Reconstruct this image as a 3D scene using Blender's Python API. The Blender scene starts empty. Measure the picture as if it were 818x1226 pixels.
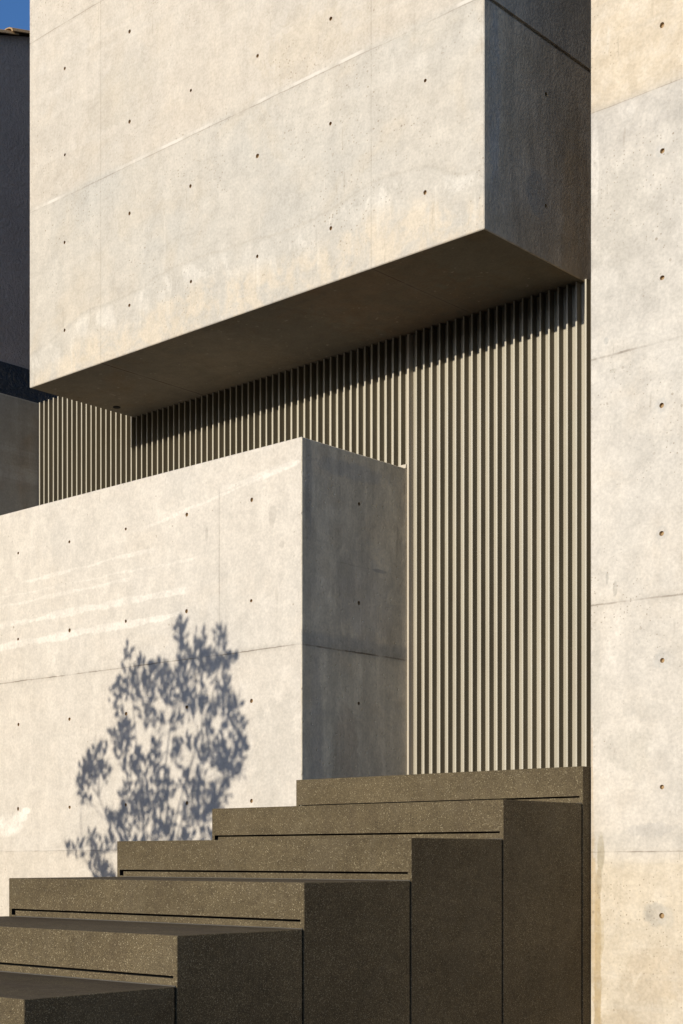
import bpy, bmesh, math, random
from mathutils import Vector, Matrix, Euler

random.seed(7)
D = bpy.data
scene = bpy.context.scene
COL = scene.collection
R = math.radians

# ------------------------------------------------------------------ objects
def link(name, bm, mats, parent=None, loc=None, smooth=False):
    """world-space bmesh -> ONE object whose origin sits at loc"""
    me = D.meshes.new(name)
    bmesh.ops.recalc_face_normals(bm, faces=bm.faces[:])
    bm.to_mesh(me); bm.free()
    o = D.objects.new(name, me); COL.objects.link(o)
    for m in (mats if isinstance(mats, (list, tuple)) else [mats]):
        me.materials.append(m)
    base = Vector((0, 0, 0)); q = parent
    while q is not None: base = base + q.location; q = q.parent
    if parent is not None and loc is None:
        loc = base
    loc = Vector(loc or (0, 0, 0))
    me.transform(Matrix.Translation(-loc))
    if parent is not None:
        o.parent = parent
        o.location = loc - base
    else:
        o.location = loc
    if smooth:
        for p in me.polygons: p.use_smooth = True
    return o

def thing(name, label, cat, loc=(0, 0, 0)):
    o = D.objects.new(name, None); COL.objects.link(o)
    o.location = loc; o.empty_display_size = .2
    o['label'] = label; o['category'] = cat
    return o

def tag(o, label, cat):
    o['label'] = label; o['category'] = cat
    return o

def quad(bm, pts, mi=0):
    f = bm.faces.new([bm.verts.new(p) for p in pts]); f.material_index = mi
    return f

AX = {'-y': (0, 2, 1, -1), '+y': (0, 2, 1, 1), '-x': (1, 2, 0, -1), '+x': (1, 2, 0, 1),
      '-z': (0, 1, 2, -1), '+z': (0, 1, 2, 1)}

def grid_face(bm, key, lo, hi, c, spec):
    """a box face cut by a grid, with recessed cells and round holes"""
    ia, ib, ic, sg = AX[key]
    a0, a1, b0, b1 = lo[ia] + c, hi[ia] - c, lo[ib] + c, hi[ib] - c
    pl = hi[ic] if sg > 0 else lo[ic]
    hs = spec.get('cell', .016)
    A = {a0, a1}; B = {b0, b1}
    for x in spec.get('a', ()): A.add(x)
    for x in spec.get('b', ()): B.add(x)
    holes = [h for h in spec.get('holes', ())]
    for (x, y) in holes:
        A.update((round(x - hs, 5), round(x + hs, 5))); B.update((round(y - hs, 5), round(y + hs, 5)))
    A = sorted(v for v in A if a0 - 1e-6 <= v <= a1 + 1e-6); B = sorted(v for v in B if b0 - 1e-6 <= v <= b1 + 1e-6)
    def P(a, b, d=0.):
        p = [0, 0, 0]; p[ia] = a; p[ib] = b; p[ic] = pl - sg * d
        return tuple(p)
    cache = {}
    def V(a, b, d=0.):
        k = (round(a, 5), round(b, 5), round(d, 5))
        if k not in cache: cache[k] = bm.verts.new(P(a, b, d))
        return cache[k]
    hc = {}
    for (x, y) in holes:
        for i in range(len(A) - 1):
            if A[i] < x < A[i + 1]:
                for j in range(len(B) - 1):
                    if B[j] < y < B[j + 1]: hc[(i, j)] = (x, y)
    rec = {}
    for (ra0, ra1, rb0, rb1, dep) in spec.get('recess', ()):
        for i in range(len(A) - 1):
            for j in range(len(B) - 1):
                ca, cb = (A[i] + A[i + 1]) / 2, (B[j] + B[j + 1]) / 2
                if ra0 < ca < ra1 and rb0 < cb < rb1: rec[(i, j)] = dep
    rad = spec.get('rad', .0105)
    for i in range(len(A) - 1):
        for j in range(len(B) - 1):
            if (i, j) in hc:
                x, y = hc[(i, j)]
                r = rad * random.uniform(.85, 1.1)
                n = 16
                ex, ey = random.uniform(.9, 1.1), random.uniform(.9, 1.15)
                ox, oy = random.uniform(-.002, .002), random.uniform(-.002, .002)
                ring = [V(x + ox + r * ex * math.cos(t * math.tau / n), y + oy + r * ey * math.sin(t * math.tau / n)) for t in range(n)]
                cs = [V(A[i + 1], B[j + 1]), V(A[i], B[j + 1]), V(A[i], B[j]), V(A[i + 1], B[j])]
                for q in range(4):
                    for t in range(4):
                        bm.faces.new((cs[q], ring[q * 4 + t], ring[(q * 4 + t + 1) % n]))
                    bm.faces.new((cs[q], ring[(q * 4 + 4) % n], cs[(q + 1) % 4]))
                dep = spec.get('hdep', .013)
                r2 = [bm.verts.new(P(x + ox + r * .78 * math.cos(t * math.tau / n), y + oy + r * .78 * math.sin(t * math.tau / n), dep)) for t in range(n)]
                for t in range(n):
                    f = bm.faces.new((ring[t], ring[(t + 1) % n], r2[(t + 1) % n], r2[t])); f.material_index = 1
                f = bm.faces.new(r2); f.material_index = 1
            else:
                d = rec.get((i, j), 0.)
                rm = spec.get('rmat', 0) if d > 0 else 0
                f = bm.faces.new((V(A[i], B[j], d), V(A[i + 1], B[j], d), V(A[i + 1], B[j + 1], d), V(A[i], B[j + 1], d))); f.material_index = rm
                if d > 0:
                    for (di, dj, e0, e1) in ((-1, 0, (A[i], B[j]), (A[i], B[j + 1])), (1, 0, (A[i + 1], B[j]), (A[i + 1], B[j + 1])),
                                             (0, -1, (A[i], B[j]), (A[i + 1], B[j])), (0, 1, (A[i], B[j + 1]), (A[i + 1], B[j + 1]))):
                        if rec.get((i + di, j + dj), 0.) < d:
                            f = bm.faces.new((V(*e0), V(*e1), V(e1[0], e1[1], d), V(e0[0], e0[1], d))); f.material_index = rm

def cbox(bm, lo, hi, c=.003, faces=None):
    """chamfered box, any face may be replaced by a cut grid"""
    faces = faces or {}
    def corner(sx, sy, sz, ax):
        p = [0, 0, 0]
        for k, s in enumerate((sx, sy, sz)):
            base = hi[k] if s > 0 else lo[k]
            p[k] = base if k == ax else base - s * c
        return bm.verts.new(p)
    vv = {(sx, sy, sz, ax): corner(sx, sy, sz, ax) for sx in (-1, 1) for sy in (-1, 1) for sz in (-1, 1) for ax in range(3)}
    def S(ax, s, u, v):
        k = [0, 0, 0]; o = [i for i in range(3) if i != ax]
        k[ax] = s; k[o[0]] = u; k[o[1]] = v
        return tuple(k)
    for key, (ia, ib, ic, sg) in AX.items():
        if key in faces:
            grid_face(bm, key, lo, hi, c, faces[key])
        else:
            bm.faces.new([vv[S(ic, sg, u, v) + (ic,)] for u, v in ((-1, -1), (1, -1), (1, 1), (-1, 1))])
    for ax in range(3):                                   # 12 chamfers
        o = [i for i in range(3) if i != ax]
        for s1 in (-1, 1):
            for s2 in (-1, 1):
                def K(t):
                    k = [0, 0, 0]; k[ax] = t; k[o[0]] = s1; k[o[1]] = s2
                    return tuple(k)
                bm.faces.new((vv[K(-1) + (o[0],)], vv[K(1) + (o[0],)], vv[K(1) + (o[1],)], vv[K(-1) + (o[1],)]))
    for sx in (-1, 1):
        for sy in (-1, 1):
            for sz in (-1, 1):
                bm.faces.new([vv[(sx, sy, sz, a)] for a in range(3)])

def box(bm, lo, hi, mi=0):
    x0, y0, z0 = lo; x1, y1, z1 = hi
    v = [bm.verts.new(p) for p in ((x0, y0, z0), (x1, y0, z0), (x1, y1, z0), (x0, y1, z0), (x0, y0, z1), (x1, y0, z1), (x1, y1, z1), (x0, y1, z1))]
    for f in ((0, 1, 2, 3), (4, 5, 6, 7), (0, 1, 5, 4), (1, 2, 6, 5), (2, 3, 7, 6), (3, 0, 4, 7)):
        g = bm.faces.new([v[i] for i in f]); g.material_index = mi

# ------------------------------------------------------------------ node helper
class NT:
    def __init__(s, name):
        s.m = D.materials.new(name); s.m.use_nodes = True
        s.t = s.m.node_tree; s.t.nodes.clear()
        s.out = s.t.nodes.new('ShaderNodeOutputMaterial')
        s.b = s.t.nodes.new('ShaderNodeBsdfPrincipled')
        s.t.links.new(s.b.outputs[0], s.out.inputs[0])
        g = s.t.nodes.new('ShaderNodeNewGeometry'); s.P = g.outputs['Position']; s.N = g.outputs['Normal']
        sp = s.t.nodes.new('ShaderNodeSeparateXYZ'); s.l(s.P, sp.inputs[0])
        s.x, s.y, s.z = sp.outputs
    def l(s, a, b):
        if hasattr(a, 'links') or isinstance(a, bpy.types.NodeSocket): s.t.links.new(a, b)
        else: b.default_value = a
    def math(s, op, a, b=0., c=None, clamp=False):
        n = s.t.nodes.new('ShaderNodeMath'); n.operation = op; n.use_clamp = clamp
        s.l(a, n.inputs[0]); s.l(b, n.inputs[1])
        if c is not None: s.l(c, n.inputs[2])
        return n.outputs[0]
    def add(s, a, b): return s.math('ADD', a, b)
    def sub(s, a, b): return s.math('SUBTRACT', a, b)
    def mul(s, a, b): return s.math('MULTIPLY', a, b)
    def mx(s, a, b): return s.math('MAXIMUM', a, b)
    def absd(s, a, b): return s.math('ABSOLUTE', s.sub(a, b))
    def sstep(s, v, a, b, o0=0., o1=1.):
        n = s.t.nodes.new('ShaderNodeMapRange'); n.interpolation_type = 'SMOOTHSTEP'
        s.l(v, n.inputs[0])
        if b < a: a, b, o0, o1 = b, a, o1, o0
        for i, q in enumerate((a, b, o0, o1)): n.inputs[i + 1].default_value = q
        return n.outputs[0]
    def sstep_lin(s, v, a, b):
        n = s.t.nodes.new('ShaderNodeMapRange'); s.l(v, n.inputs[0]); n.inputs[1].default_value = a; n.inputs[2].default_value = b
        return n.outputs[0]
    def vec(s, sc=(1, 1, 1), off=(0, 0, 0)):
        n = s.t.nodes.new('ShaderNodeMapping'); s.l(s.P, n.inputs[0])
        n.inputs['Scale'].default_value = sc; n.inputs['Location'].default_value = off
        return n.outputs[0]
    def noise(s, v, scale, detail=4., rough=.55, dist=0.):
        n = s.t.nodes.new('ShaderNodeTexNoise'); s.l(v, n.inputs['Vector'])
        n.inputs['Scale'].default_value = scale; n.inputs['Detail'].default_value = detail
        n.inputs['Roughness'].default_value = rough; n.inputs['Distortion'].default_value = dist
        return n.outputs['Fac']
    def vor(s, v, scale, out='Distance', rnd=1.):
        n = s.t.nodes.new('ShaderNodeTexVoronoi'); s.l(v, n.inputs['Vector'])
        n.inputs['Scale'].default_value = scale; n.inputs['Randomness'].default_value = rnd
        return n
    def mix(s, f, a, b, mode='MIX'):
        n = s.t.nodes.new('ShaderNodeMix'); n.data_type = 'RGBA'; n.blend_type = mode
        s.l(f, n.inputs[0])
        for q, i in ((a, 6), (b, 7)):
            if isinstance(q, tuple): n.inputs[i].default_value = tuple(q[:3]) + (1,)
            else: s.l(q, n.inputs[i])
        return n.outputs[2]
    def bump(s, h, strength=.3, dist=.01):
        n = s.t.nodes.new('ShaderNodeBump'); s.l(h, n.inputs['Height'])
        n.inputs['Strength'].default_value = strength; n.inputs['Distance'].default_value = dist
        s.l(n.outputs[0], s.b.inputs['Normal'])
    def col(s, c): 
        if isinstance(c, tuple): s.b.inputs['Base Color'].default_value = tuple(c[:3]) + (1,)
        else: s.l(c, s.b.inputs['Base Color'])
    def rough(s, r, spec=.3):
        s.l(r, s.b.inputs['Roughness']); s.b.inputs['Specular IOR Level'].default_value = spec

# ------------------------------------------------------------------ concrete
def concrete(name, ax='x', seed=0., base=(.50, .432, .352), grey=(.44, .40, .345), warm=(.52, .425, .31),
             hj=(), vj=(), zones=(), stains=(), strokes=(), wave=None, bugs=1., blotch=1., streak=1., relief=.45, pits=False, grime=1.):
    """ax: horizontal axis of the faces.
    hj: (z, halfwidth, dark, light, a0, a1); vj: (a, halfwidth, dark, z0, z1)
    zones: (z0, z1, soft, colour, strength); stains: (a, z, ra, rz, colour, strength, wobble)"""
    t = NT(name)
    a = t.x if ax == 'x' else t.y
    off = (seed * 3.1, seed * 7.7, seed * 1.3)
    v = t.vec((1, 1, 1), off)
    n1 = t.noise(v, .9, 3, .5); n2 = t.noise(v, 3.2, 4, .6, .6); n3 = t.noise(v, 13, 4, .68); n4 = t.noise(v, 70, 3, .7); ne = t.noise(t.vec((1, 1, .8), off), 7.5, 6, .72, .5)
    st = t.noise(t.vec((5, 5, .6), off), 1.7, 4, .65, .4); jn = t.noise(t.vec((1, 1, .3), off), 3.3, 4, .7)
    nb = t.noise(t.vec((1, 1, 2.0), off), 1.5, 5, .68, 1.2)
    w1 = t.sub(t.noise(v, 2.2, 3, .5), .5); w2 = t.sub(t.noise(v, 22, 2, .7), .5)
    c = t.mix(t.sstep(n1, .35, .68), base, grey)
    c = t.mix(t.mul(t.sstep(n2, .45, .75), .40 * blotch), c, warm)
    c = t.mix(t.mul(t.sstep(nb, .55, .72), .35 * blotch), c, tuple(x * 1.13 for x in base))
    zw = t.add(t.z, t.mul(w1, .01))
    for (z0, z1, soft, cc, s) in zones:
        zz = t.add(t.z, t.mul(w1, soft * .9)); zz = t.add(zz, t.mul(w2, soft * .35))
        m = t.mul(t.sstep(zz, z0 - soft, z0 + soft), t.sstep(zz, z1 + soft, z1 - soft))
        m = t.mul(m, t.sstep(n3, .2, .62, .55, 1.))
        c = t.mix(t.mul(m, s), c, cc)
    for (sa, sz, ra, rz, cc, s, wob) in stains:
        da = t.math('DIVIDE', t.sub(t.add(a, t.mul(w2, wob * ra * .6)), sa), ra)
        dz = t.math('DIVIDE', t.sub(t.add(t.z, t.mul(w1, wob * rz)), sz), rz)
        dz = t.add(dz, t.mul(w2, wob * .8))
        r = t.math('SQRT', t.add(t.mul(da, da), t.mul(dz, dz)))
        r = t.add(r, t.mul(t.sub(ne, .5), 2.2 * wob))
        m = t.mul(t.sstep(r, 1.12, .72), t.sstep(ne, .34, .56, .35, 1.))
        c = t.mix(t.mul(m, s), c, cc)
    for (a0, a1, z0, z1, th, cc, s) in strokes:
        k = (z1 - z0) / (a1 - a0)
        zl = t.sub(t.z, t.add(t.mul(t.sub(a, a0), k), z0))
        zl = t.add(zl, t.add(t.mul(w1, .045), t.mul(t.sub(ne, .5), .035)))
        thv = t.mul(t.sstep(n2, .3, .65, .45, 1.25), th)
        m = t.sstep(t.math('DIVIDE', t.math('ABSOLUTE', zl), thv), 1.15, .6)
        fade = t.mul(t.sstep(t.add(a, t.mul(w1, .25)), a1 + .04, a1 - .06), t.sstep(a, a0 - .1, a0 + .1))
        m = t.mul(m, t.mul(fade, t.sstep(ne, .3, .55, .45, 1.)))
        c = t.mix(t.mul(m, s), c, cc)
    if wave:
        amin, amax, zmin, zmax, pts = wave
        cn = t.t.nodes.new('ShaderNodeFloatCurve'); t.l(t.sstep_lin(a, amin, amax), cn.inputs['Value'])
        cv = cn.mapping.curves[0]
        while len(cv.points) < len(pts): cv.points.new(.5, .5)
        for p_, (pa, pz) in zip(cv.points, pts): p_.location = ((pa - amin) / (amax - amin), (pz - zmin) / (zmax - zmin))
        cn.mapping.update()
        zb = t.add(t.mul(cn.outputs[0], zmax - zmin), zmin)
        dd = t.sub(zb, t.add(t.z, t.mul(t.sub(ne, .5), .05)))          # > 0 below the tide line
        below = t.sstep(dd, 0., .012)
        edge = t.mul(below, t.sstep(dd, .035, .0))
        c = t.mix(t.mul(below, .45), c, (.47, .43, .365))
        c = t.mix(t.mul(edge, .7), c, (.40, .355, .29))
        warmz = t.mul(t.sstep(dd, .10, .22), t.sstep(ne, .38, .58))
        c = t.mix(t.mul(warmz, .5), c, (.55, .45, .32))
        lime = t.mul(t.mul(t.sstep(dd, .015, .05), t.sstep(dd, .24, .10)), t.sstep(t.noise(t.vec((1, 1, .55), (5, 2, 9)), 6.5, 6, .74, .8), .50, .58))
        lime = t.mul(lime, t.sstep(n2, .32, .5, .25, 1.))
        c = t.mix(t.mul(lime, .46), c, (.62, .57, .49))
        run = t.mul(t.mul(t.sstep(dd, .05, .15), t.sstep(dd, .36, .25)), t.sstep(t.noise(t.vec((16, 16, .9), (2, 2, 2)), 1.4, 4, .6), .56, .66))
        c = t.mix(t.mul(run, .32), c, (.60, .55, .47))
    board = t.noise(t.vec((.25, .25, 9.), off), 1., 4, .6)
    c = t.mix(t.mul(t.sstep(board, .54, .66), .16 * blotch), c, (.58, .53, .455))
    # vertical streaks, fine grain
    f = t.sstep(st, .35, .7, 1. + .018 * streak, 1. - .04 * streak)
    f = t.mul(f, t.sstep(n3, .3, .75, 1.05, .92)); f = t.mul(f, t.sstep(ne, .3, .70, 1. - .06 * grime, 1. + .05 * grime))
    f = t.mul(f, t.sstep(n4, .3, .72, 1.075, .915))
    c = t.mix(1., c, t.comb(f), 'MULTIPLY')
    hb = t.add(t.mul(t.noise(v, 14, 2, .6), .5), t.mul(t.noise(v, 75, 1, .5), .3))
    # scratches and hairlines left by the formwork
    sw = t.sstep(t.noise(t.vec((38, 38, 4.5), off), 1., 3, .6), .665, .70)
    c = t.mix(t.mul(t.mul(sw, t.sstep(n2, .42, .6)), .30), c, (.26, .22, .17))
    lw_ = t.sstep(t.noise(t.vec((30, 30, 3.2), (off[2] + 4, off[0], off[1])), 1., 3, .6), .67, .71)
    c = t.mix(t.mul(lw_, .25), c, (.60, .55, .47))
    # bug holes, two sizes, gathered in swarms
    swarm = t.sstep(t.noise(v, 2.3, 3, .65), .44, .68, .12, 1.)
    for sc, size, keep in ((28., .20, .26), (13., .11, .22), (62, .27, .40)):
        vo = t.vor(t.vec((1, 1, 1), (off[0] + sc, off[1], off[2])), sc)
        vr = t.t.nodes.new('ShaderNodeSeparateColor'); t.l(vo.outputs['Color'], vr.inputs[0])
        k = t.sstep(vr.outputs[0], 1. - keep * bugs, 1. - keep * bugs + .02)
        sz = t.mul(vr.outputs[1], size)
        m = t.mul(t.math('MULTIPLY', t.math('LESS_THAN', vo.outputs['Distance'], sz), k), swarm)
        c = t.mix(t.mul(m, .62), c, (.19, .145, .095))
    # formwork joints
    for (z, hw, dk, lt, a0, a1) in hj:
        zj = t.add(t.add(t.z, t.mul(w1, .014)), t.mul(t.sub(ne, .5), .012))
        rng = t.mul(t.sstep(a, a0 - .02, a0 + .02), t.sstep(a, a1 + .02, a1 - .02))
        brk = t.sstep(jn, .36, .6, .15, 1.)
        if lt > 0:
            m = t.mul(t.sstep(t.absd(zj, z + hw * 2.6), hw * (3.2), hw * 1.2), t.mul(rng, t.sstep(t.noise(t.vec((1, 1, .2), (z, 8, 2)), 2.1, 5, .7), .42, .58, 0., 1.)))
            c = t.mix(t.mul(m, lt), c, (.63, .57, .49))
        soft = t.mul(t.sstep(t.absd(zj, z), hw * 7, 0), t.mul(rng, t.mul(brk, dk * .35)))
        c = t.mix(soft, c, (.24, .20, .15))
        m = t.mul(t.sstep(t.absd(zj, z), hw, hw * .3), t.mul(rng, brk))
        c = t.mix(t.mul(m, dk), c, t.mix(1., c, (.25, .21, .17), 'MULTIPLY'))
    for (va, hw, dk, z0, z1) in vj:
        aj = t.add(a, t.mul(w2, .003))
        rng = t.mul(t.sstep(t.z, z0 - .02, z0 + .02), t.sstep(t.z, z1 + .02, z1 - .02))
        brk = t.sstep(n2, .3, .6, .4, 1.)
        m = t.mul(t.sstep(t.absd(aj, va), hw, hw * .3), t.mul(rng, brk))
        soft = t.mul(t.sstep(t.absd(aj, va), hw * 7, 0), t.mul(rng, dk * .2))
        c = t.mix(soft, c, (.30, .26, .21))
        c = t.mix(t.mul(m, dk), c, t.mix(1., c, (.25, .21, .17), 'MULTIPLY'))
    if pits:
        vo = t.vor(v, 26.); sp_ = t.t.nodes.new('ShaderNodeSeparateColor'); t.l(vo.outputs['Color'], sp_.inputs[0])
        hb = t.sub(hb, t.mul(t.mul(t.sstep(vo.outputs['Distance'], .22, .06), t.math('GREATER_THAN', sp_.outputs[0], .7)), .9))
    t.col(c); t.rough(.86, .25); t.bump(hb, relief, .006)
    return t.m
def comb(s, f):
    n = s.t.nodes.new('ShaderNodeCombineColor')
    for i in range(3): s.l(f, n.inputs[i])
    return n.outputs[0]
NT.comb = comb

WH = (.70, .64, .555)
# ---- upper volume materials
m_up_front = concrete('concrete_upper_front', 'x', 1.,
    base=(.475, .424, .35), grey=(.43, .398, .342), warm=(.478, .400, .295),
    hj=[(3.976, .0040, .36, .8, -9, -3), (5.02, .003, .5, 0, -9, -3)],
    vj=[(-6.894, .003, .30, 2, 9), (-4.798, .003, .26, 2, 9)],
    zones=[(4.0, 9, .03, (.50, .425, .335), .5)],
    wave=(-7.62, -4.08, 3.0, 3.5, [(-7.62, 3.10), (-7.38, 3.16), (-7.2, 3.20), (-7.05, 3.246), (-6.67, 3.247), (-6.2, 3.305), (-5.73, 3.284), (-5.44, 3.266), (-5.22, 3.263), (-4.93, 3.299), (-4.79, 3.335), (-4.63, 3.324), (-4.49, 3.311), (-4.39, 3.278), (-4.31, 3.231), (-4.19, 3.205), (-4.08, 3.23)]),
    stains=[(-5.25, 4.16, .34, .16, (.47, .395, .29), .4, 1.6), (-4.6, 4.35, .25, .2, (.44, .36, .25), .3, 1.), (-6.7, 4.4, .3, .2, (.44, .38, .29), .3, 1.)], bugs=1.1)
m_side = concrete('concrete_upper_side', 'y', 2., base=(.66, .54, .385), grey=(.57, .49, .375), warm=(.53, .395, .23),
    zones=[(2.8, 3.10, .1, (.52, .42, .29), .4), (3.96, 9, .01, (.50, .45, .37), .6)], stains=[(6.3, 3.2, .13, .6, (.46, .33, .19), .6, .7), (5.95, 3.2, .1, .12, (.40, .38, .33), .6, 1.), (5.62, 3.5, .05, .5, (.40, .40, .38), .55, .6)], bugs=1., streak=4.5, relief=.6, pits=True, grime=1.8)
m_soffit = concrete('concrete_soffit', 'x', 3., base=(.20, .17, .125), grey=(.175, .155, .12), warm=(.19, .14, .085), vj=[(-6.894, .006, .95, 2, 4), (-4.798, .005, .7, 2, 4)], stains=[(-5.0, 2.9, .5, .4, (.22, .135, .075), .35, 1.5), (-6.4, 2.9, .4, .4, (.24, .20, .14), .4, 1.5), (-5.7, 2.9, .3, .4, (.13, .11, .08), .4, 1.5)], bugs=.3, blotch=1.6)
# ---- low wall materials
m_low_front = concrete('concrete_low_front', 'x', 4., base=(.545, .487, .408), grey=(.51, .465, .40), warm=(.55, .475, .38),
    hj=[(1.091, .0045, .7, .0, -9, -5), (.043, .003, .35, .35, -9, -5)],
    vj=[(-5.852, .0035, .55, 1.25, 1.985), (-6.90, .002, .3, .7, .86)],
    zones=[(1.0, 1.085, .03, (.46, .415, .35), .4), (-2, 1.088, .004, (.56, .495, .41), .45), (-2, .04, .004, (.53, .46, .365), .5)],
    strokes=[(-8.6, -6.11, 1.447, 1.471, .023, WH, .46), (-8.6, -6.17, 1.308, 1.342, .024, WH, .55), (-8.6, -6.6, 1.565, 1.59, .012, WH, .35),
             (-7.6, -6.35, 1.705, 1.735, .012, WH, .35), (-6.6, -5.25, 1.85, 2.02, .012, WH, .3), (-8.6, -6.0, 1.63, 1.64, .008, WH, .25), (-5.8, -5.25, 1.98, 2.02, .018, WH, .35)],
    stains=[(-7.78, .20, .17, .07, WH, .8, .35), (-7.64, .25, .08, .035, WH, .8, .35), (-7.58, .29, .05, .025, WH, .8, .3)]
         + [(-5.45, 1.78, .03, .06, (.33, .29, .24), .5, .6), (-5.38, 1.62, .02, .02, (.33, .29, .24), .5, .6), (-5.95, 1.76, .012, .04, (.33, .29, .24), .5, .6),
            (-5.45, .55, .2, .3, (.45, .41, .35), .5, 1.2)],
    bugs=.9, blotch=.8)
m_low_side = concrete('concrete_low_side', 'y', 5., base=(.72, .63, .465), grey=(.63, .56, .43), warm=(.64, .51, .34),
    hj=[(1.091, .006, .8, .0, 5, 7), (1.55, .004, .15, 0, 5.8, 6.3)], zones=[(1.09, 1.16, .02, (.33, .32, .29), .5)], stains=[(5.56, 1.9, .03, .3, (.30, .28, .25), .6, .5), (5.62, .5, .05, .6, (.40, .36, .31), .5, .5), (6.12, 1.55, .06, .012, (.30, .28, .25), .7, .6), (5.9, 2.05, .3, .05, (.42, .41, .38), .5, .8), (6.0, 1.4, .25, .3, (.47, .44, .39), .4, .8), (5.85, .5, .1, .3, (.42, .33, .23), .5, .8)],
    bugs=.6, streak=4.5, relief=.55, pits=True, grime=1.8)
# ---- tall wall
m_wall = concrete('concrete_tall_wall', 'x', 6., base=(.55, .492, .412), grey=(.505, .462, .398), warm=(.55, .472, .372),
    hj=[(.027, .004, .6, .0, -4, 1), (1.098, .0055, .6, .0, -4, 1), (2.17, .007, .65, .0, -4, 1), (3.243, .0025, .4, .0, -4, 1)],
    zones=[(3.243, 9, .006, (.52, .42, .29), .8), (2.3, 3.236, .08, (.455, .415, .355), .7), (3.05, 3.236, .05, (.38, .345, .30), .45), (-2, .0, .05, (.53, .435, .30), .6),
           (.05, .12, .03, (.44, .40, .34), .5)],
    stains=[(-3.508, -.6, .020, .62, (.36, .26, .13), .75, .95), (-3.528, -.25, .018, .4, (.43, .32, .18), .6, .9), (-3.5, -.95, .03, .12, (.36, .27, .15), .7, .9), (-3.495, -.35, .02, .12, (.40, .31, .18), .5, 1.), (-3.492, .02, .02, .09, (.34, .29, .20), .8, .5), (-3.50, -.1, .014, .07, (.35, .28, .18), .7, .5), (-3.537, .15, .008, .5, (.42, .30, .17), .5, .8),
            (-3.225, -.235, .055, .055, (.37, .34, .29), .6, 1.), (-3.17, -.25, .04, .05, (.40, .37, .31), .4, 1.), (-3.35, .45, .12, .1, (.45, .41, .34), .5, 1.), (-3.28, .62, .1, .06, (.44, .40, .34), .5, 1.), (-3.4, 2.75, .2, .25, (.43, .39, .325), .5, 1.), (-3.25, 2.55, .15, .2, (.44, .40, .34), .5, 1.), (-3.25, -.235, .02, .02, (.30, .27, .22), .4, .8),
            (-3.192, .829, .045, .045, (.40, .38, .34), .5, .9), (-3.192, 1.903, .035, .035, (.40, .38, .34), .5, .9), (-3.196, 2.972, .035, .035, (.40, .38, .34), .45, .9), (-3.192, 1.366, .03, .03, (.40, .38, .34), .45, .9),
            (-3.465, 2.235, .013, .018, (.37, .35, .31), .7, .5), (-3.46, 1.21, .008, .03, (.36, .33, .28), .7, .5), (-3.42, 1.16, .012, .035, (.33, .30, .25), .7, .5),
            (-3.43, 2.10, .02, .01, (.36, .33, .27), .6, .5), (-3.52, .7, .03, .25, (.44, .40, .33), .6, 1.), (-3.36, 3.2, .05, .05, WH, .35, 1.), (-3.52, 3.0, .02, .2, WH, .4, .8), (-3.3, -.6, .12, .18, (.44, .37, .28), .5, 1.2),
            (-3.25, .12, .12, .03, (.38, .35, .31), .5, 1.), (-3.2, -.5, .2, .12, (.46, .37, .26), .5, 1.2), (-3.4, -.75, .12, .1, (.45, .36, .25), .5, 1.2)],
    bugs=1., grime=1.2)
m_wall_side = concrete('concrete_tall_wall_side', 'y', 7.)
m_party = concrete('concrete_party', 'y', 8., base=(.36, .32, .25), grey=(.25, .235, .205), warm=(.28, .21, .14), bugs=.3, streak=2.5, blotch=1.5)

t = NT('tie_hole_plug'); n = t.noise(t.P, 60, 3, .6)
t.col(t.mix(n, (.20, .14, .075), (.46, .31, .16))); t.rough(.95, .1); m_plug = t.m

# ---- speckled stone
def stone():
    t = NT('speckled_stone')
    v = t.P
    big = t.noise(v, 2.5, 4, .6); mid = t.noise(v, 30, 4, .6)
    c = t.mix(t.sstep(big, .35, .7), (.090, .067, .036), (.106, .080, .043))
    c = t.mix(t.mul(t.sstep(mid, .4, .7), .5), c, (.066, .049, .029))
    for sc, lim, cc, s in ((230., .62, (.20, .158, .088), .8), (340., .55, (.16, .124, .07), .8), (270., .66, (.028, .022, .015), .85), (200., .90, (.36, .30, .19), .7)):
        vo = t.vor(v, sc); sp = t.t.nodes.new('ShaderNodeSeparateColor'); t.l(vo.outputs['Color'], sp.inputs[0])
        m = t.mul(t.math('GREATER_THAN', sp.outputs[0], lim), t.sstep(vo.outputs['Distance'], .5, .25))
        c = t.mix(t.mul(m, s), c, cc)
    oi = t.t.nodes.new('ShaderNodeObjectInfo')
    c = t.mix(1., c, t.comb(t.mul(t.sstep_lin(oi.outputs['Random'], -7., 8.), 2.)), 'MULTIPLY')
    c = t.mix(1., c, t.comb(t.sstep(t.noise(t.vec((1.2, 1.2, 3)), 1.6, 5, .7), .3, .7, .86, 1.14)), 'MULTIPLY')
    tide = t.sstep(t.noise(t.vec((2.2, 2.2, 2.2)), 1., 6, .72, 1.), .52, .56, 0., 1.)
    c = t.mix(t.mul(tide, .16), c, (.135, .108, .068))
    # dust and foot traffic on the treads
    sp = t.t.nodes.new('ShaderNodeSeparateXYZ'); t.l(t.N, sp.inputs[0])
    up = t.sstep(sp.outputs[2], .7, .95)
    d = t.noise(t.vec((.8, 3, 1)), 2.5, 5, .65)
    c = t.mix(t.mul(up, t.sstep(d, .35, .75, .25, .8)), c, (.075, .056, .038))
    run = t.noise(t.vec((7, 7, .6)), 1.7, 4, .6)
    c = t.mix(t.mul(t.sstep(run, .5, .75), .22), c, (.064, .046, .030))
    t.col(c); t.rough(t.sstep(mid, .3, .7, .75, .9), .12)
    t.bump(t.noise(v, 260, 3, .7), .35, .002)
    return t.m
m_stone = stone()
t = NT('slot_dark'); t.col((.012, .011, .010)); t.rough(.8, .2); m_dark = t.m

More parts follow.
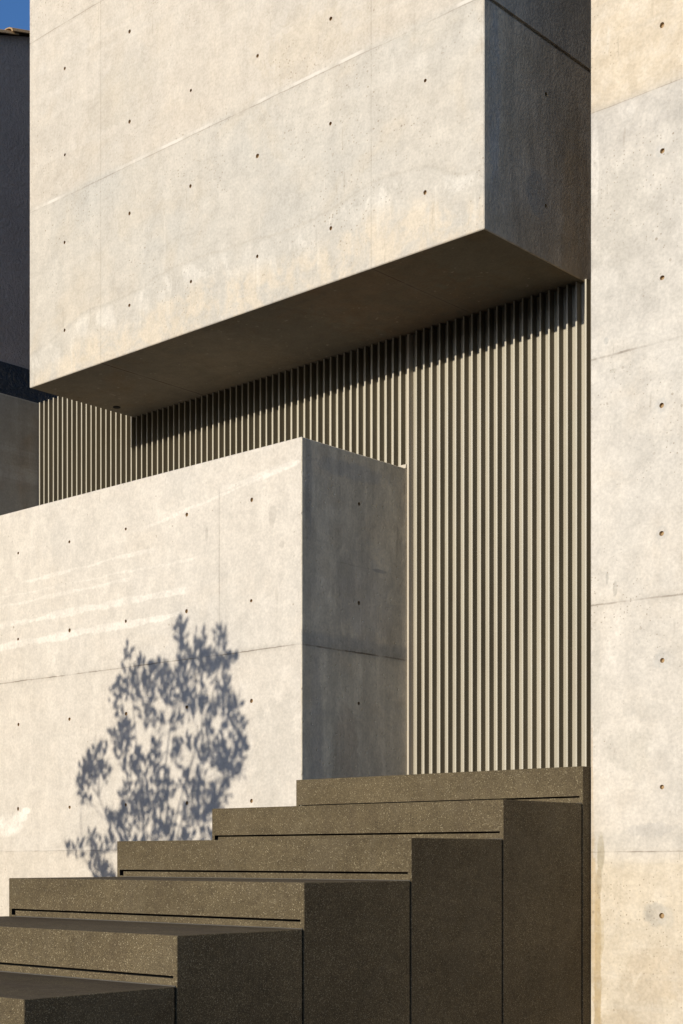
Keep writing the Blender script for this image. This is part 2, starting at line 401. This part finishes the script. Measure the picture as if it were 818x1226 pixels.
# ---- painted metal
def paint(name, c1, c2):
    t = NT(name)
    n = t.noise(t.vec((3, 3, .5)), 3, 4, .6); g = t.noise(t.vec((30, 30, 2)), 3, 3, .6); sp = t.noise(t.P, 90, 3, .7)
    c = t.mix(t.sstep(n, .35, .7), c1, c2)
    c = t.mix(t.mul(t.sstep(g, .5, .8), .25), c, tuple(x * .75 for x in c1))
    c = t.mix(t.mul(t.sstep(sp, .68, .74), .35), c, tuple(x * .55 for x in c1))
    t.col(c); t.rough(t.sstep(n, .3, .7, .42, .58), .4); t.bump(n, .15, .003)
    return t.m
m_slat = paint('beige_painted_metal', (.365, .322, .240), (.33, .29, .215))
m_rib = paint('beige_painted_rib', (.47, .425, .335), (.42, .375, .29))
m_flank_shade = paint('rib_flank_shade', (.15, .122, .075), (.12, .098, .06))  # darkened copy of the beige paint, puts shade into the rib sides
m_trim = paint('beige_trim', (.47, .41, .315), (.43, .37, .285))

# ---- neighbour house
t = NT('dark_stucco'); a_ = t.noise(t.P, 24, 6, .7); b_ = t.noise(t.P, 2.5, 4, .6); cr = t.noise(t.vec((1, 1, .5)), 60, 4, .7)
t.col(t.mix(t.sstep(b_, .3, .7), (.50, .39, .315), (.58, .455, .37))); t.rough(.9, .2); t.bump(t.add(a_, t.mul(cr, .4)), .9, .03); m_stucco = t.m
t = NT('bitumen_band'); a_ = t.noise(t.P, 14, 5, .65); b_ = t.noise(t.P, 45, 4, .6)
t.col(t.mix(a_, (.012, .012, .013), (.03, .03, .031))); t.rough(.5, .4); t.bump(t.add(a_, t.mul(b_, .4)), 1., .05); m_band = t.m
t = NT('clay_tile'); a_ = t.noise(t.P, 9, 5, .65)
t.col(t.mix(t.sstep(a_, .3, .7), (.36, .22, .10), (.27, .19, .11))); t.rough(.9, .2); t.bump(t.noise(t.P, 50, 4, .7), .5, .006); m_tile = t.m
t = NT('edging_metal'); t.col(t.mix(t.noise(t.P, 40, 3, .6), (.06, .053, .043), (.11, .098, .08))); t.rough(.6, .3); m_edge = t.m
t = NT('mortar'); t.col(t.mix(t.noise(t.P, 20, 4, .6), (.35, .32, .27), (.25, .23, .20))); t.rough(.95, .1); m_mortar = t.m
# ---- ground, plants
t = NT('paving'); a_ = t.noise(t.P, 3, 6, .65); b_ = t.noise(t.P, 120, 3, .7)
t.col(t.mix(a_, (.15, .115, .075), t.mix(b_, (.13, .10, .068), (.19, .15, .10)))); t.rough(.9, .2); t.bump(b_, .4, .006); m_ground = t.m
t = NT('leaf_green'); a_ = t.noise(t.P, 8, 3, .6)
t.col(t.mix(a_, (.035, .065, .022), (.075, .105, .035))); t.rough(.5, .4); m_leaf = t.m
t = NT('bark'); a_ = t.noise(t.vec((1, 1, .25)), 50, 5, .7)
t.col(t.mix(a_, (.07, .052, .036), (.17, .135, .10))); t.rough(.9, .2); t.bump(a_, .8, .01); m_bark = t.m

# ------------------------------------------------------------------ dimensions (camera = origin, z = 0 is eye level)
XB, XBL, YB, ZB = -4.1095, -7.5867, 5.5407, 2.8996
YS = 6.392                      # sheet behind the ribs
YR = 6.355                      # rib fronts
XL, YL, ZL = -5.240, 5.510, 2.1495
XST, XSL, YS0, RUN, ZS0, RISE = -3.549, -5.271, 5.5001, .5855, .3979, .1611
NST = 10
ZG = ZS0 - NST * RISE
XW, YW = -3.545, 5.554
XP = -8.612

# ------------------------------------------------------------------ setting
bm = bmesh.new(); quad(bm, [(-400, -400, ZG), (400, -400, ZG), (400, 400, ZG), (-400, 400, ZG)])
g = link('ground', bm, m_ground); g['kind'] = 'structure'

# ------------------------------------------------------------------ building: hanging volume + slatted facade
b = thing('building', 'pale concrete building with a hanging upper volume over a beige slatted metal facade', 'building', (-6., 8., ZG))
cols = [-7.757, -7.235, -6.634, -6.113, -5.592, -5.069, -4.458]
rows = [3.173, 3.702, 4.229, 4.747, 5.276, 5.8, 6.33]
bm = bmesh.new()
hl = [(x, z) for x in cols[1:] for z in rows if not (x == -4.458 and z > 3.8 and z < 4.3)]
cbox(bm, (XBL, YB, ZB), (XB, 11.0, 7.0), .004, {
    '-y': dict(holes=hl),
    '+x': dict(holes=[(6.044, 3.166), (6.044, 3.71), (6.044, 4.24), (6.044, 4.77)], b=(3.966, 3.988), recess=[(0, 20, 3.966, 3.988, .014)])})
for f in bm.faces:
    f.normal_update()
    ctr = f.calc_center_median()
    if f.material_index == 1: continue
    n = f.normal
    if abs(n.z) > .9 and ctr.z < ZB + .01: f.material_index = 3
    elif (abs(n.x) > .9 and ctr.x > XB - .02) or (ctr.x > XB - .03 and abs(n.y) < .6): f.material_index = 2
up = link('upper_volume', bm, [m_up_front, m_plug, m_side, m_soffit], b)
up['label'] = 'pale board-marked concrete upper volume with tie holes and a dark underside'
# round drain in the soffit
bm = bmesh.new()
for rr, z0, z1 in ((.024, ZB - .004, ZB + .002), ):
    bmesh.ops.create_cone(bm, cap_ends=True, segments=28, radius1=rr, radius2=rr, depth=z1 - z0, matrix=Matrix.Translation((-7.49, 6.15, (z0 + z1) / 2)))
link('soffit_drain', bm, m_dark, b)

def slats(name, x0, x1, z0, z1, xs, extra=()):
    bm = bmesh.new()
    box(bm, (x0, YS, z0), (x1, YS + .01, z1))
    for x in xs:                                         # hat-shaped ribs, slightly tapered
        w0, w1 = .0078, .0062
        zz0, zz1 = z0, z1
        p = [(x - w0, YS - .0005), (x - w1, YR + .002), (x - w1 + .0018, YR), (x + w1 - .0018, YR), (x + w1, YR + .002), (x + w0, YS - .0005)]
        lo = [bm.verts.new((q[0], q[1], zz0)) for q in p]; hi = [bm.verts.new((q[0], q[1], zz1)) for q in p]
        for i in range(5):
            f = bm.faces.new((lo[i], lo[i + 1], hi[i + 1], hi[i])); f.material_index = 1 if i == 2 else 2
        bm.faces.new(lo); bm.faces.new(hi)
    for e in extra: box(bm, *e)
    return link(name, bm, [m_slat, m_rib, m_flank_shade], b)
NR = 65
px = [-8.585 + i * .0523 for i in range(NR)]
jit = [x + random.uniform(-.0012, .0012) for x in px]
# three sheets: left of the hanging volume (own top edge), under it, and the tall one beside the wall
l_ = [x for x in jit if x < XBL - .002]; m_ = [x for x in jit if XBL - .002 <= x < -5.245]
s1 = slats('slatted_panel', XP + .004, -7.578, ZG, 3.20, [x for x in jit if x < -7.58])
s2 = slats('slatted_panel', -7.5775, -5.2405, ZG, ZB - .003, [x for x in jit if -7.58 <= x < -5.245])
xr = [-5.177 + i * .0546 for i in range(32)]
xj = xr[8] - .0062 - .0128
s3 = slats('slatted_panel', -5.240, xj - .007, ZG, ZB - .003, [x + random.uniform(-.001, .001) for x in xr[:8]])
s4 = slats('slatted_panel', xj, -4.0765, ZG, ZB - .003, [x + random.uniform(-.001, .001) for x in xr[8:21]])
bm = bmesh.new(); box(bm, (-4.076, YS - .004, ZG), (-3.40, YS + .006, ZB - .003)); link('corner_shade_strip', bm, m_flank_shade, b)  # added dark strip, colours in the shade between last slat and tall wall
for s, l in ((s1, 'sunlit slatted panel left of the hanging volume'), (s2, 'slatted panel above the low wall, shaded along its top'), (s3, 'narrow tall slatted panel right behind the low wall end'), (s4, 'wide tall slatted panel beside the tall wall')):
    s['label'] = l
bm = bmesh.new()
box(bm, (-5.2392, YR - .003, ZG), (-5.2255, YS - .002, ZB - .01))
link('edge_trim', bm, m_trim, b)
bm = bmesh.new()
box(bm, (-5.315, YR - .012, 2.152), (-5.2395, YS - .002, 2.172))
link('sill_trim', bm, m_trim, b)
# body behind
bm = bmesh.new(); box(bm, (XP + .01, YS + .03, ZG), (-3.35, 11.5, 2.88)); box(bm, (XBL + .4, 11.02, 2.885), (-3.35, 11.5, 6.9))
link('rear_wall', bm, m_wall_side, b)

# ------------------------------------------------------------------ low wall
bm = bmesh.new()
lc = [-8.18, -7.66, -7.149, -6.629, -6.112, -5.605]; lr = [-.755, -.228, .302, .826, 1.355, 1.885]
cbox(bm, (XP + .003, YL, ZG), (XL, YR - .001, ZL), .004, {'-y': dict(holes=[(x, z) for x in lc for z in lr]), '+x': dict(holes=[(5.952, z) for z in (-.228, .3, .823, 1.356, 1.885)])})
for f in bm.faces:
    f.normal_update(); ctr = f.calc_center_median()
    if f.material_index == 1: continue
    if abs(f.normal.x) > .7 and ctr.x > XL - .03: f.material_index = 2
lw = link('concrete_wall', bm, [m_low_front, m_plug, m_low_side], loc=(-6.5, 5.6, ZG))
tag(lw, 'low thick concrete wall catching the shadow of a small tree, behind the dark steps', 'wall')

# ------------------------------------------------------------------ tall wall on the right
bm = bmesh.new()
wr = [-1.3, -.775, -.245, .296, .829, 1.366, 1.903, 2.437, 2.972, 3.501, 4.03, 4.56, 5.1, 5.63]
cbox(bm, (XW, YW, ZG), (.6, 11.0, 7.0), .005, {'-y': dict(holes=[(x, z) for x in (-3.193, -2.66, -2.13, -1.6, -1.07, -.54, 0.) for z in wr], rad=.0115, cell=.018)})
for f in bm.faces:
    f.normal_update(); ctr = f.calc_center_median()
    if f.material_index != 1 and abs(f.normal.x) > .9 and ctr.x < XW + .03: f.material_index = 2
tw = link('concrete_wall', bm, [m_wall, m_plug, m_wall_side], loc=(-1.5, 6., ZG))
tag(tw, 'tall pale concrete wall right of the slats, stained brown along its lower left edge', 'wall')

# ------------------------------------------------------------------ stairs
st = thing('staircase', 'dark speckled stone block steps with thin black slots under each riser', 'stairs', (-4.4, YS0 - RUN * 4, ZG))
for k in range(NST):
    yf = YS0 - k * RUN; top = ZS0 - k * RISE
    yb = (YS0 - (k - 1) * RUN - .009) if k else YS - .05
    tr = top - RISE
    bm = bmesh.new()
    x0, x1 = XSL, XST
    if k == 0: x0 = XSL
    cbox(bm, (x0, yf, ZG - .05), (x1, yb, top), .0022, {'-y': dict(rmat=1,
        a=(x0 + .020, x0 + .046, x1 - .017), b=(tr + .006, tr + .0245, tr + .0325),
        recess=[(x0 + .020, x1 - .017, tr + .0245, tr + .0325, .035), (x0 + .020, x0 + .046, tr + .006, tr + .0245, .02)])})
    o = link('step', bm, [m_stone, m_dark], st)  # inner slot faces coloured near black to stand in for deep shade
    # slim edging strip where the tread meets the riser behind
    if k < NST - 1:
        bm = bmesh.new(); box(bm, (x0 + .048, yf - .006, tr - .004), (x1 - .004, yf - .0015, tr + .0022))
        link('edging_strip', bm, m_edge, o)

# ------------------------------------------------------------------ party wall + neighbour house on the left
bm = bmesh.new(); cbox(bm, (-8.80, 4.6, ZG), (XP, 6.9, 3.202), .004)
pw = link('concrete_wall', bm, m_party, loc=(-8.7, 5.6, ZG))
tag(pw, 'weathered grey concrete boundary wall in shade at the far left end of the slats', 'wall')
h = thing('house', 'neighbouring house with dark grey rendered gable and clay tile roof edge', 'house', (-12, 7.5, ZG))
XH = -8.83
K = abs(XH / XP)                                           # same sight lines on a plane a little further left
def roofz(y): return 5.690 * K + (y - 6.12 * K) * .36 if y < 9.2 else roofz(9.1999) - (y - 9.2) * .36
bm = bmesh.new()
yy = [2.5, 9.2, 15.9]
for x in (XH, -15.):
    bm.faces.new([bm.verts.new(p) for p in ((x, yy[0], ZG), (x, yy[2], ZG), (x, yy[2], roofz(yy[2])), (x, yy[1], roofz(yy[1])), (x, yy[0], roofz(yy[0])))])
for y in (yy[0], yy[2]):
    quad(bm, [(XH, y, ZG), (-15, y, ZG), (-15, y, roofz(y)), (XH, y, roofz(y))])
link('wall', bm, m_stucco, h)
bm = bmesh.new(); box(bm, (XH - .1, 2.6, 2.9), (XH + .012, 15.5, 3.426 * K - .01)); link('damp_proof_band', bm, m_band, h)
bm = bmesh.new()
for ya, yb in ((yy[0] - .3, 9.2), (9.2, yy[2] + .3)):
    za, zb = roofz(ya), roofz(yb)
    p = [(XH - .03, ya, za), (XH - .03, yb, zb), (-15.1, yb, zb), (-15.1, ya, za)]
    lo = [bm.verts.new(q) for q in p]; hi = [bm.verts.new((q[0], q[1], q[2] + .012)) for q in p]
    bm.faces.new(lo); bm.faces.new(hi)
    for i in range(4): bm.faces.new((lo[i], lo[(i + 1) % 4], hi[(i + 1) % 4], hi[i]))
rf = link('roof', bm, m_mortar, h)
# overlapping barrel tiles, one column per 0.22 m back from the verge
bm = bmesh.new()
def tile(x, y, ln=.36, r=.085):
    n = 7; rows_ = []
    for e, (dy, rr, lift) in enumerate(((0, r, .022), (ln, r * .86, .0))):
        row = []
        for rad in (rr, rr - .014):
            for i in range(n):
                a = math.pi * i / (n - 1)
                yv = y + dy
                row.append(bm.verts.new((x + rad * math.cos(a), yv, roofz(yv) - .004 + lift + rad * math.sin(a) * .55)))
        rows_.append(row)
    A, B = rows_
    for o_ in (0, n):
        for i in range(n - 1): bm.faces.new((A[o_ + i], A[o_ + i + 1], B[o_ + i + 1], B[o_ + i]))
    for row in (A, B):
        for i in range(n - 1): bm.faces.new((row[i], row[i + 1], row[n + i + 1], row[n + i]))
    for i in (0, n - 1): bm.faces.new((A[i], A[n + i], B[n + i], B[i]))
for cx_ in range(26):
    for ry in range(23):
        tile(XH - .035 - cx_ * .20, 2.01 + ry * .305 + random.uniform(-.012, .012))
tl = link('roof_tiles', bm, m_tile, rf)

# ------------------------------------------------------------------ small tree, left of the steps, out of the picture: its shadow falls on the low wall
SUN_EL = R(14.0)
TY = 2.45
dz = (YL - TY) * math.tan(SUN_EL) - .02
CAM = dict(f=1784.5043, th=.73358, h=1027.2467)
# crown clumps read off the wall shadow: x, z on the wall in metres and radius
cl = [(495,90,15),(492,140,20),(545,140,22),(600,135,22),(630,190,24),(350,190,16),(345,240,28),(320,300,32),(390,230,32),(395,290,42),(440,210,28),(450,260,38),(500,200,30),(500,260,42),(560,230,42),(600,210,32),(400,340,28),(345,380,30),(330,410,26),(310,385,18),(540,290,26),(615,300,28),(620,350,34),(590,330,22),(650,380,24),(620,420,44),(570,390,22),(655,480,18),(630,480,38),(600,530,34),(560,570,36),(265,460,32),(240,500,34),(290,510,22),(235,570,20),(390,510,52),(350,500,22),(400,560,42),(350,590,32),(340,640,38),(310,650,22),(450,520,22),(450,580,22),(480,480,22),(510,430,16),(500,540,22),(520,600,28),(540,640,28),(570,600,22),(580,560,28),(390,630,32),(430,660,22),(470,680,16),(500,660,16),(380,690,18),(330,430,22),(480,350,22),(520,350,16),(555,470,20),(545,510,18),(215,720,22),(190,710,14),(250,680,20),(260,740,26),(290,750,28),(280,780,34),(270,830,30),(300,830,26),(420,760,30),(480,760,26),(360,760,24),(540,720,24),(350,700,26),(410,690,28),(460,700,26),(510,690,28),(560,660,26),(440,640,24),(380,590,28),(300,620,20),(270,690,22),(220,560,20),(255,520,26),(430,480,24),(460,550,24),(540,540,26),(440,350,20),(460,300,26),(480,420,18),(540,430,20),(420,430,20),(580,440,26),(600,470,28),(510,310,26),(555,330,20),(370,470,26),(410,600,30),(460,620,22),(520,560,22),(340,560,24),(300,690,22),(250,480,24),(230,530,22),(280,440,18),(330,350,22),(360,270,28),(410,250,28),(530,200,26),(575,190,26),(500,160,20),(485,105,14),(610,260,24),(640,330,22),(650,430,24),(620,510,26),(590,590,22)]
def wall_pt(u, v):
    c, s = math.cos(CAM['th']), math.sin(CAM['th']); t_ = (u - 409.) / CAM['f']
    X = YL * (t_ * c - s) / (c + t_ * s); d = -X * s + YL * c
    return X, (CAM['h'] - v) * d / CAM['f'], d / CAM['f']
tr = thing('young_tree', 'slender leafy young tree in front of the low wall, left of the steps', 'tree', (-6.45, TY, ZG))
def tube(bm, pts, r0, r1, n=7):
    prev = None
    for i, p in enumerate(pts):
        p = Vector(p); t_ = i / (len(pts) - 1); r = r0 + (r1 - r0) * t_
        d = (Vector(pts[min(i + 1, len(pts) - 1)]) - Vector(pts[max(i - 1, 0)])).normalized()
        q = d.to_track_quat('Z', 'Y')
        ring = [bm.verts.new(p + q @ Vector((r * math.cos(k * math.tau / n), r * math.sin(k * math.tau / n), 0))) for k in range(n)]
        if prev:
            for k in range(n): bm.faces.new((prev[k], prev[(k + 1) % n], ring[(k + 1) % n], ring[k]))
        prev = ring
bmT = bmesh.new(); bmL = bmesh.new()
base = Vector((-6.45, TY, ZG)); fork = Vector((-6.40, TY, -.15))
tube(bmT, [base, base.lerp(fork, .5) + Vector((.02, 0, 0)), fork], .030, .022)
stems = []
for (tx, tz, ty) in ((-6.15, 1.85, .05), (-5.85, 1.75, -.15), (-6.55, 1.65, .12), (-5.95, 1.3, .2), (-6.85, 1.15, -.1), (-7.0, .75, .1), (-6.3, 1.5, -.2)):
    end = Vector((tx, TY + ty, tz)); pts = []
    for i in range(9):
        q = i / 8; p = fork.lerp(end, q); p.x -= (end.x - fork.x) * .22 * math.sin(math.pi * q); p.y += .03 * math.sin(q * 5 + tx)
        pts.append(p)
    tube(bmT, pts, .0115, .003); stems.append(pts)
def leaf(bm, p, dirv, ln, w):
    q = dirv.to_track_quat('Y', 'Z') @ Euler((0, random.uniform(-1.5, 1.5), 0)).to_quaternion()
    prof = ((0, .06), (.25, .75), (.5, 1.), (.75, .72), (1., .04))
    L = [bm.verts.new(p + q @ Vector((-w * k, ln * t_, -.10 * w * 0))) for t_, k in prof]
    M = [bm.verts.new(p + q @ Vector((0, ln * t_, -.22 * w * k))) for t_, k in prof]
    Rr = [bm.verts.new(p + q @ Vector((w * k, ln * t_, 0))) for t_, k in prof]
    for i in range(4):
        bm.faces.new((L[i], M[i], M[i + 1], L[i + 1])); bm.faces.new((M[i], Rr[i], Rr[i + 1], M[i + 1]))
rnd = random.Random(11)
for (zx, zy, zr) in cl:
    X, Z, sc = wall_pt(zx / 2.272, 700 + zy / 2.272)
    X += (YL - TY) * math.tan(R(.4))
    rad = zr / 2.272 * sc * 1.28
    cpt = Vector((X, TY + rnd.uniform(-.16, .16), Z + dz))
    # twig from the nearest stem point
    near = min((p for s in stems for p in s), key=lambda p: (p - cpt).length + (0.4 if p.z > cpt.z else 0))
    mid = near.lerp(cpt, .5) + Vector((rnd.uniform(-.02, .02), 0, -.02))
    tube(bmT, [near, mid, cpt], .0035, .0012, 5)
    nl = max(7, int(37 * (zr / 30.) ** 1.5))
    for i in range(nl):
        while True:
            o_ = Vector((rnd.uniform(-1, 1), rnd.uniform(-1, 1), rnd.uniform(-1, 1)))
            if o_.length < 1: break
        p = cpt + Vector((o_.x * rad, o_.y * max(rad, .07), o_.z * rad))
        dv = (o_ * .8 + Vector((rnd.uniform(-.5, .5), rnd.uniform(-.6, .6), rnd.uniform(.1, 1.1)))).normalized()
        leaf(bmL, p - dv * .02, dv, rnd.uniform(.040, .070), rnd.uniform(.0095, .015))
link('trunk', bmT, m_bark, tr, smooth=True)
link('crown', bmL, m_leaf, tr)

# ------------------------------------------------------------------ unseen leafy screen and low wall added behind the camera to block low sky
bm = bmesh.new()
cbox(bm, (-45, -26.3, ZG), (35, -26., ZG + 1.0), .01)
gw = link('unseen_garden_wall', bm, m_mortar, loc=(0, -26, ZG)); tag(gw, 'unseen low rendered wall added across the street under the leafy screen', 'wall')
bm = bmesh.new()
hr = random.Random(3)
nx, nz = 120, 7
def hp(i, j, side): 
    x = -45 + 80 * i / nx; z = ZG + .2 + 7.0 * j / nz
    return (x + hr.uniform(-.15, .15), -26.5 - (0 if side == 0 else 1.6) + hr.uniform(-.3, .3) - (.35 if j == nz else 0) * (1 if side == 0 else -1), z + hr.uniform(-.15, .25))
G = [[[bm.verts.new(hp(i, j, s)) for j in range(nz + 1)] for i in range(nx + 1)] for s in (0, 1)]
for s in (0, 1):
    for i in range(nx):
        for j in range(nz): bm.faces.new((G[s][i][j], G[s][i + 1][j], G[s][i + 1][j + 1], G[s][i][j + 1]))
for i in range(nx): bm.faces.new((G[0][i][nz], G[0][i + 1][nz], G[1][i + 1][nz], G[1][i][nz]))
hd = link('sky_block_hedge', bm, m_leaf, loc=(0, -27, ZG)); tag(hd, 'unseen tall green screen added across the street to block low sky', 'sky_block_hedge')

# ------------------------------------------------------------------ light
w = D.worlds.new('World'); scene.world = w; w.use_nodes = True
nt = w.node_tree; bg = nt.nodes['Background']
sky = nt.nodes.new('ShaderNodeTexSky'); sky.sky_type = 'NISHITA'; sky.sun_disc = False
sky.sun_elevation = SUN_EL; sky.sun_rotation = R(180); sky.air_density = .6; sky.dust_density = .7; sky.ozone_density = 3.0; sky.altitude = 100
hs = nt.nodes.new('ShaderNodeHueSaturation'); hs.inputs['Saturation'].default_value = 1.1
nt.links.new(sky.outputs[0], hs.inputs['Color']); nt.links.new(hs.outputs[0], bg.inputs[0]); bg.inputs[1].default_value = .20
sun = D.lights.new('sun', 'SUN'); sun.energy = 4.8; sun.angle = R(.53); sun.color = (1., .94, .825)
so = D.objects.new('sun', sun); COL.objects.link(so)
d = Vector((-math.sin(R(.4)), math.cos(SUN_EL), -math.sin(SUN_EL)))
so.rotation_euler = d.to_track_quat('-Z', 'Y').to_euler(); so.location = (-6, -10, 8)

# ------------------------------------------------------------------ camera (level, shifted up)
cam = D.cameras.new('camera'); co = D.objects.new('camera', cam); COL.objects.link(co)
co.location = (0, 0, 0); co.rotation_euler = (R(90), 0, CAM['th'])
cam.sensor_fit = 'HORIZONTAL'; cam.sensor_width = 36.; cam.lens = CAM['f'] / 818. * 36.
cam.shift_y = (CAM['h'] - 613.) / 818.; cam.clip_end = 2000; cam.clip_start = .05
scene.camera = co
scene.cycles.max_bounces = 6; scene.cycles.diffuse_bounces = 4
scene.view_settings.view_transform = 'Standard'; scene.view_settings.look = 'None'; scene.view_settings.exposure = 0; scene.view_settings.gamma = 1
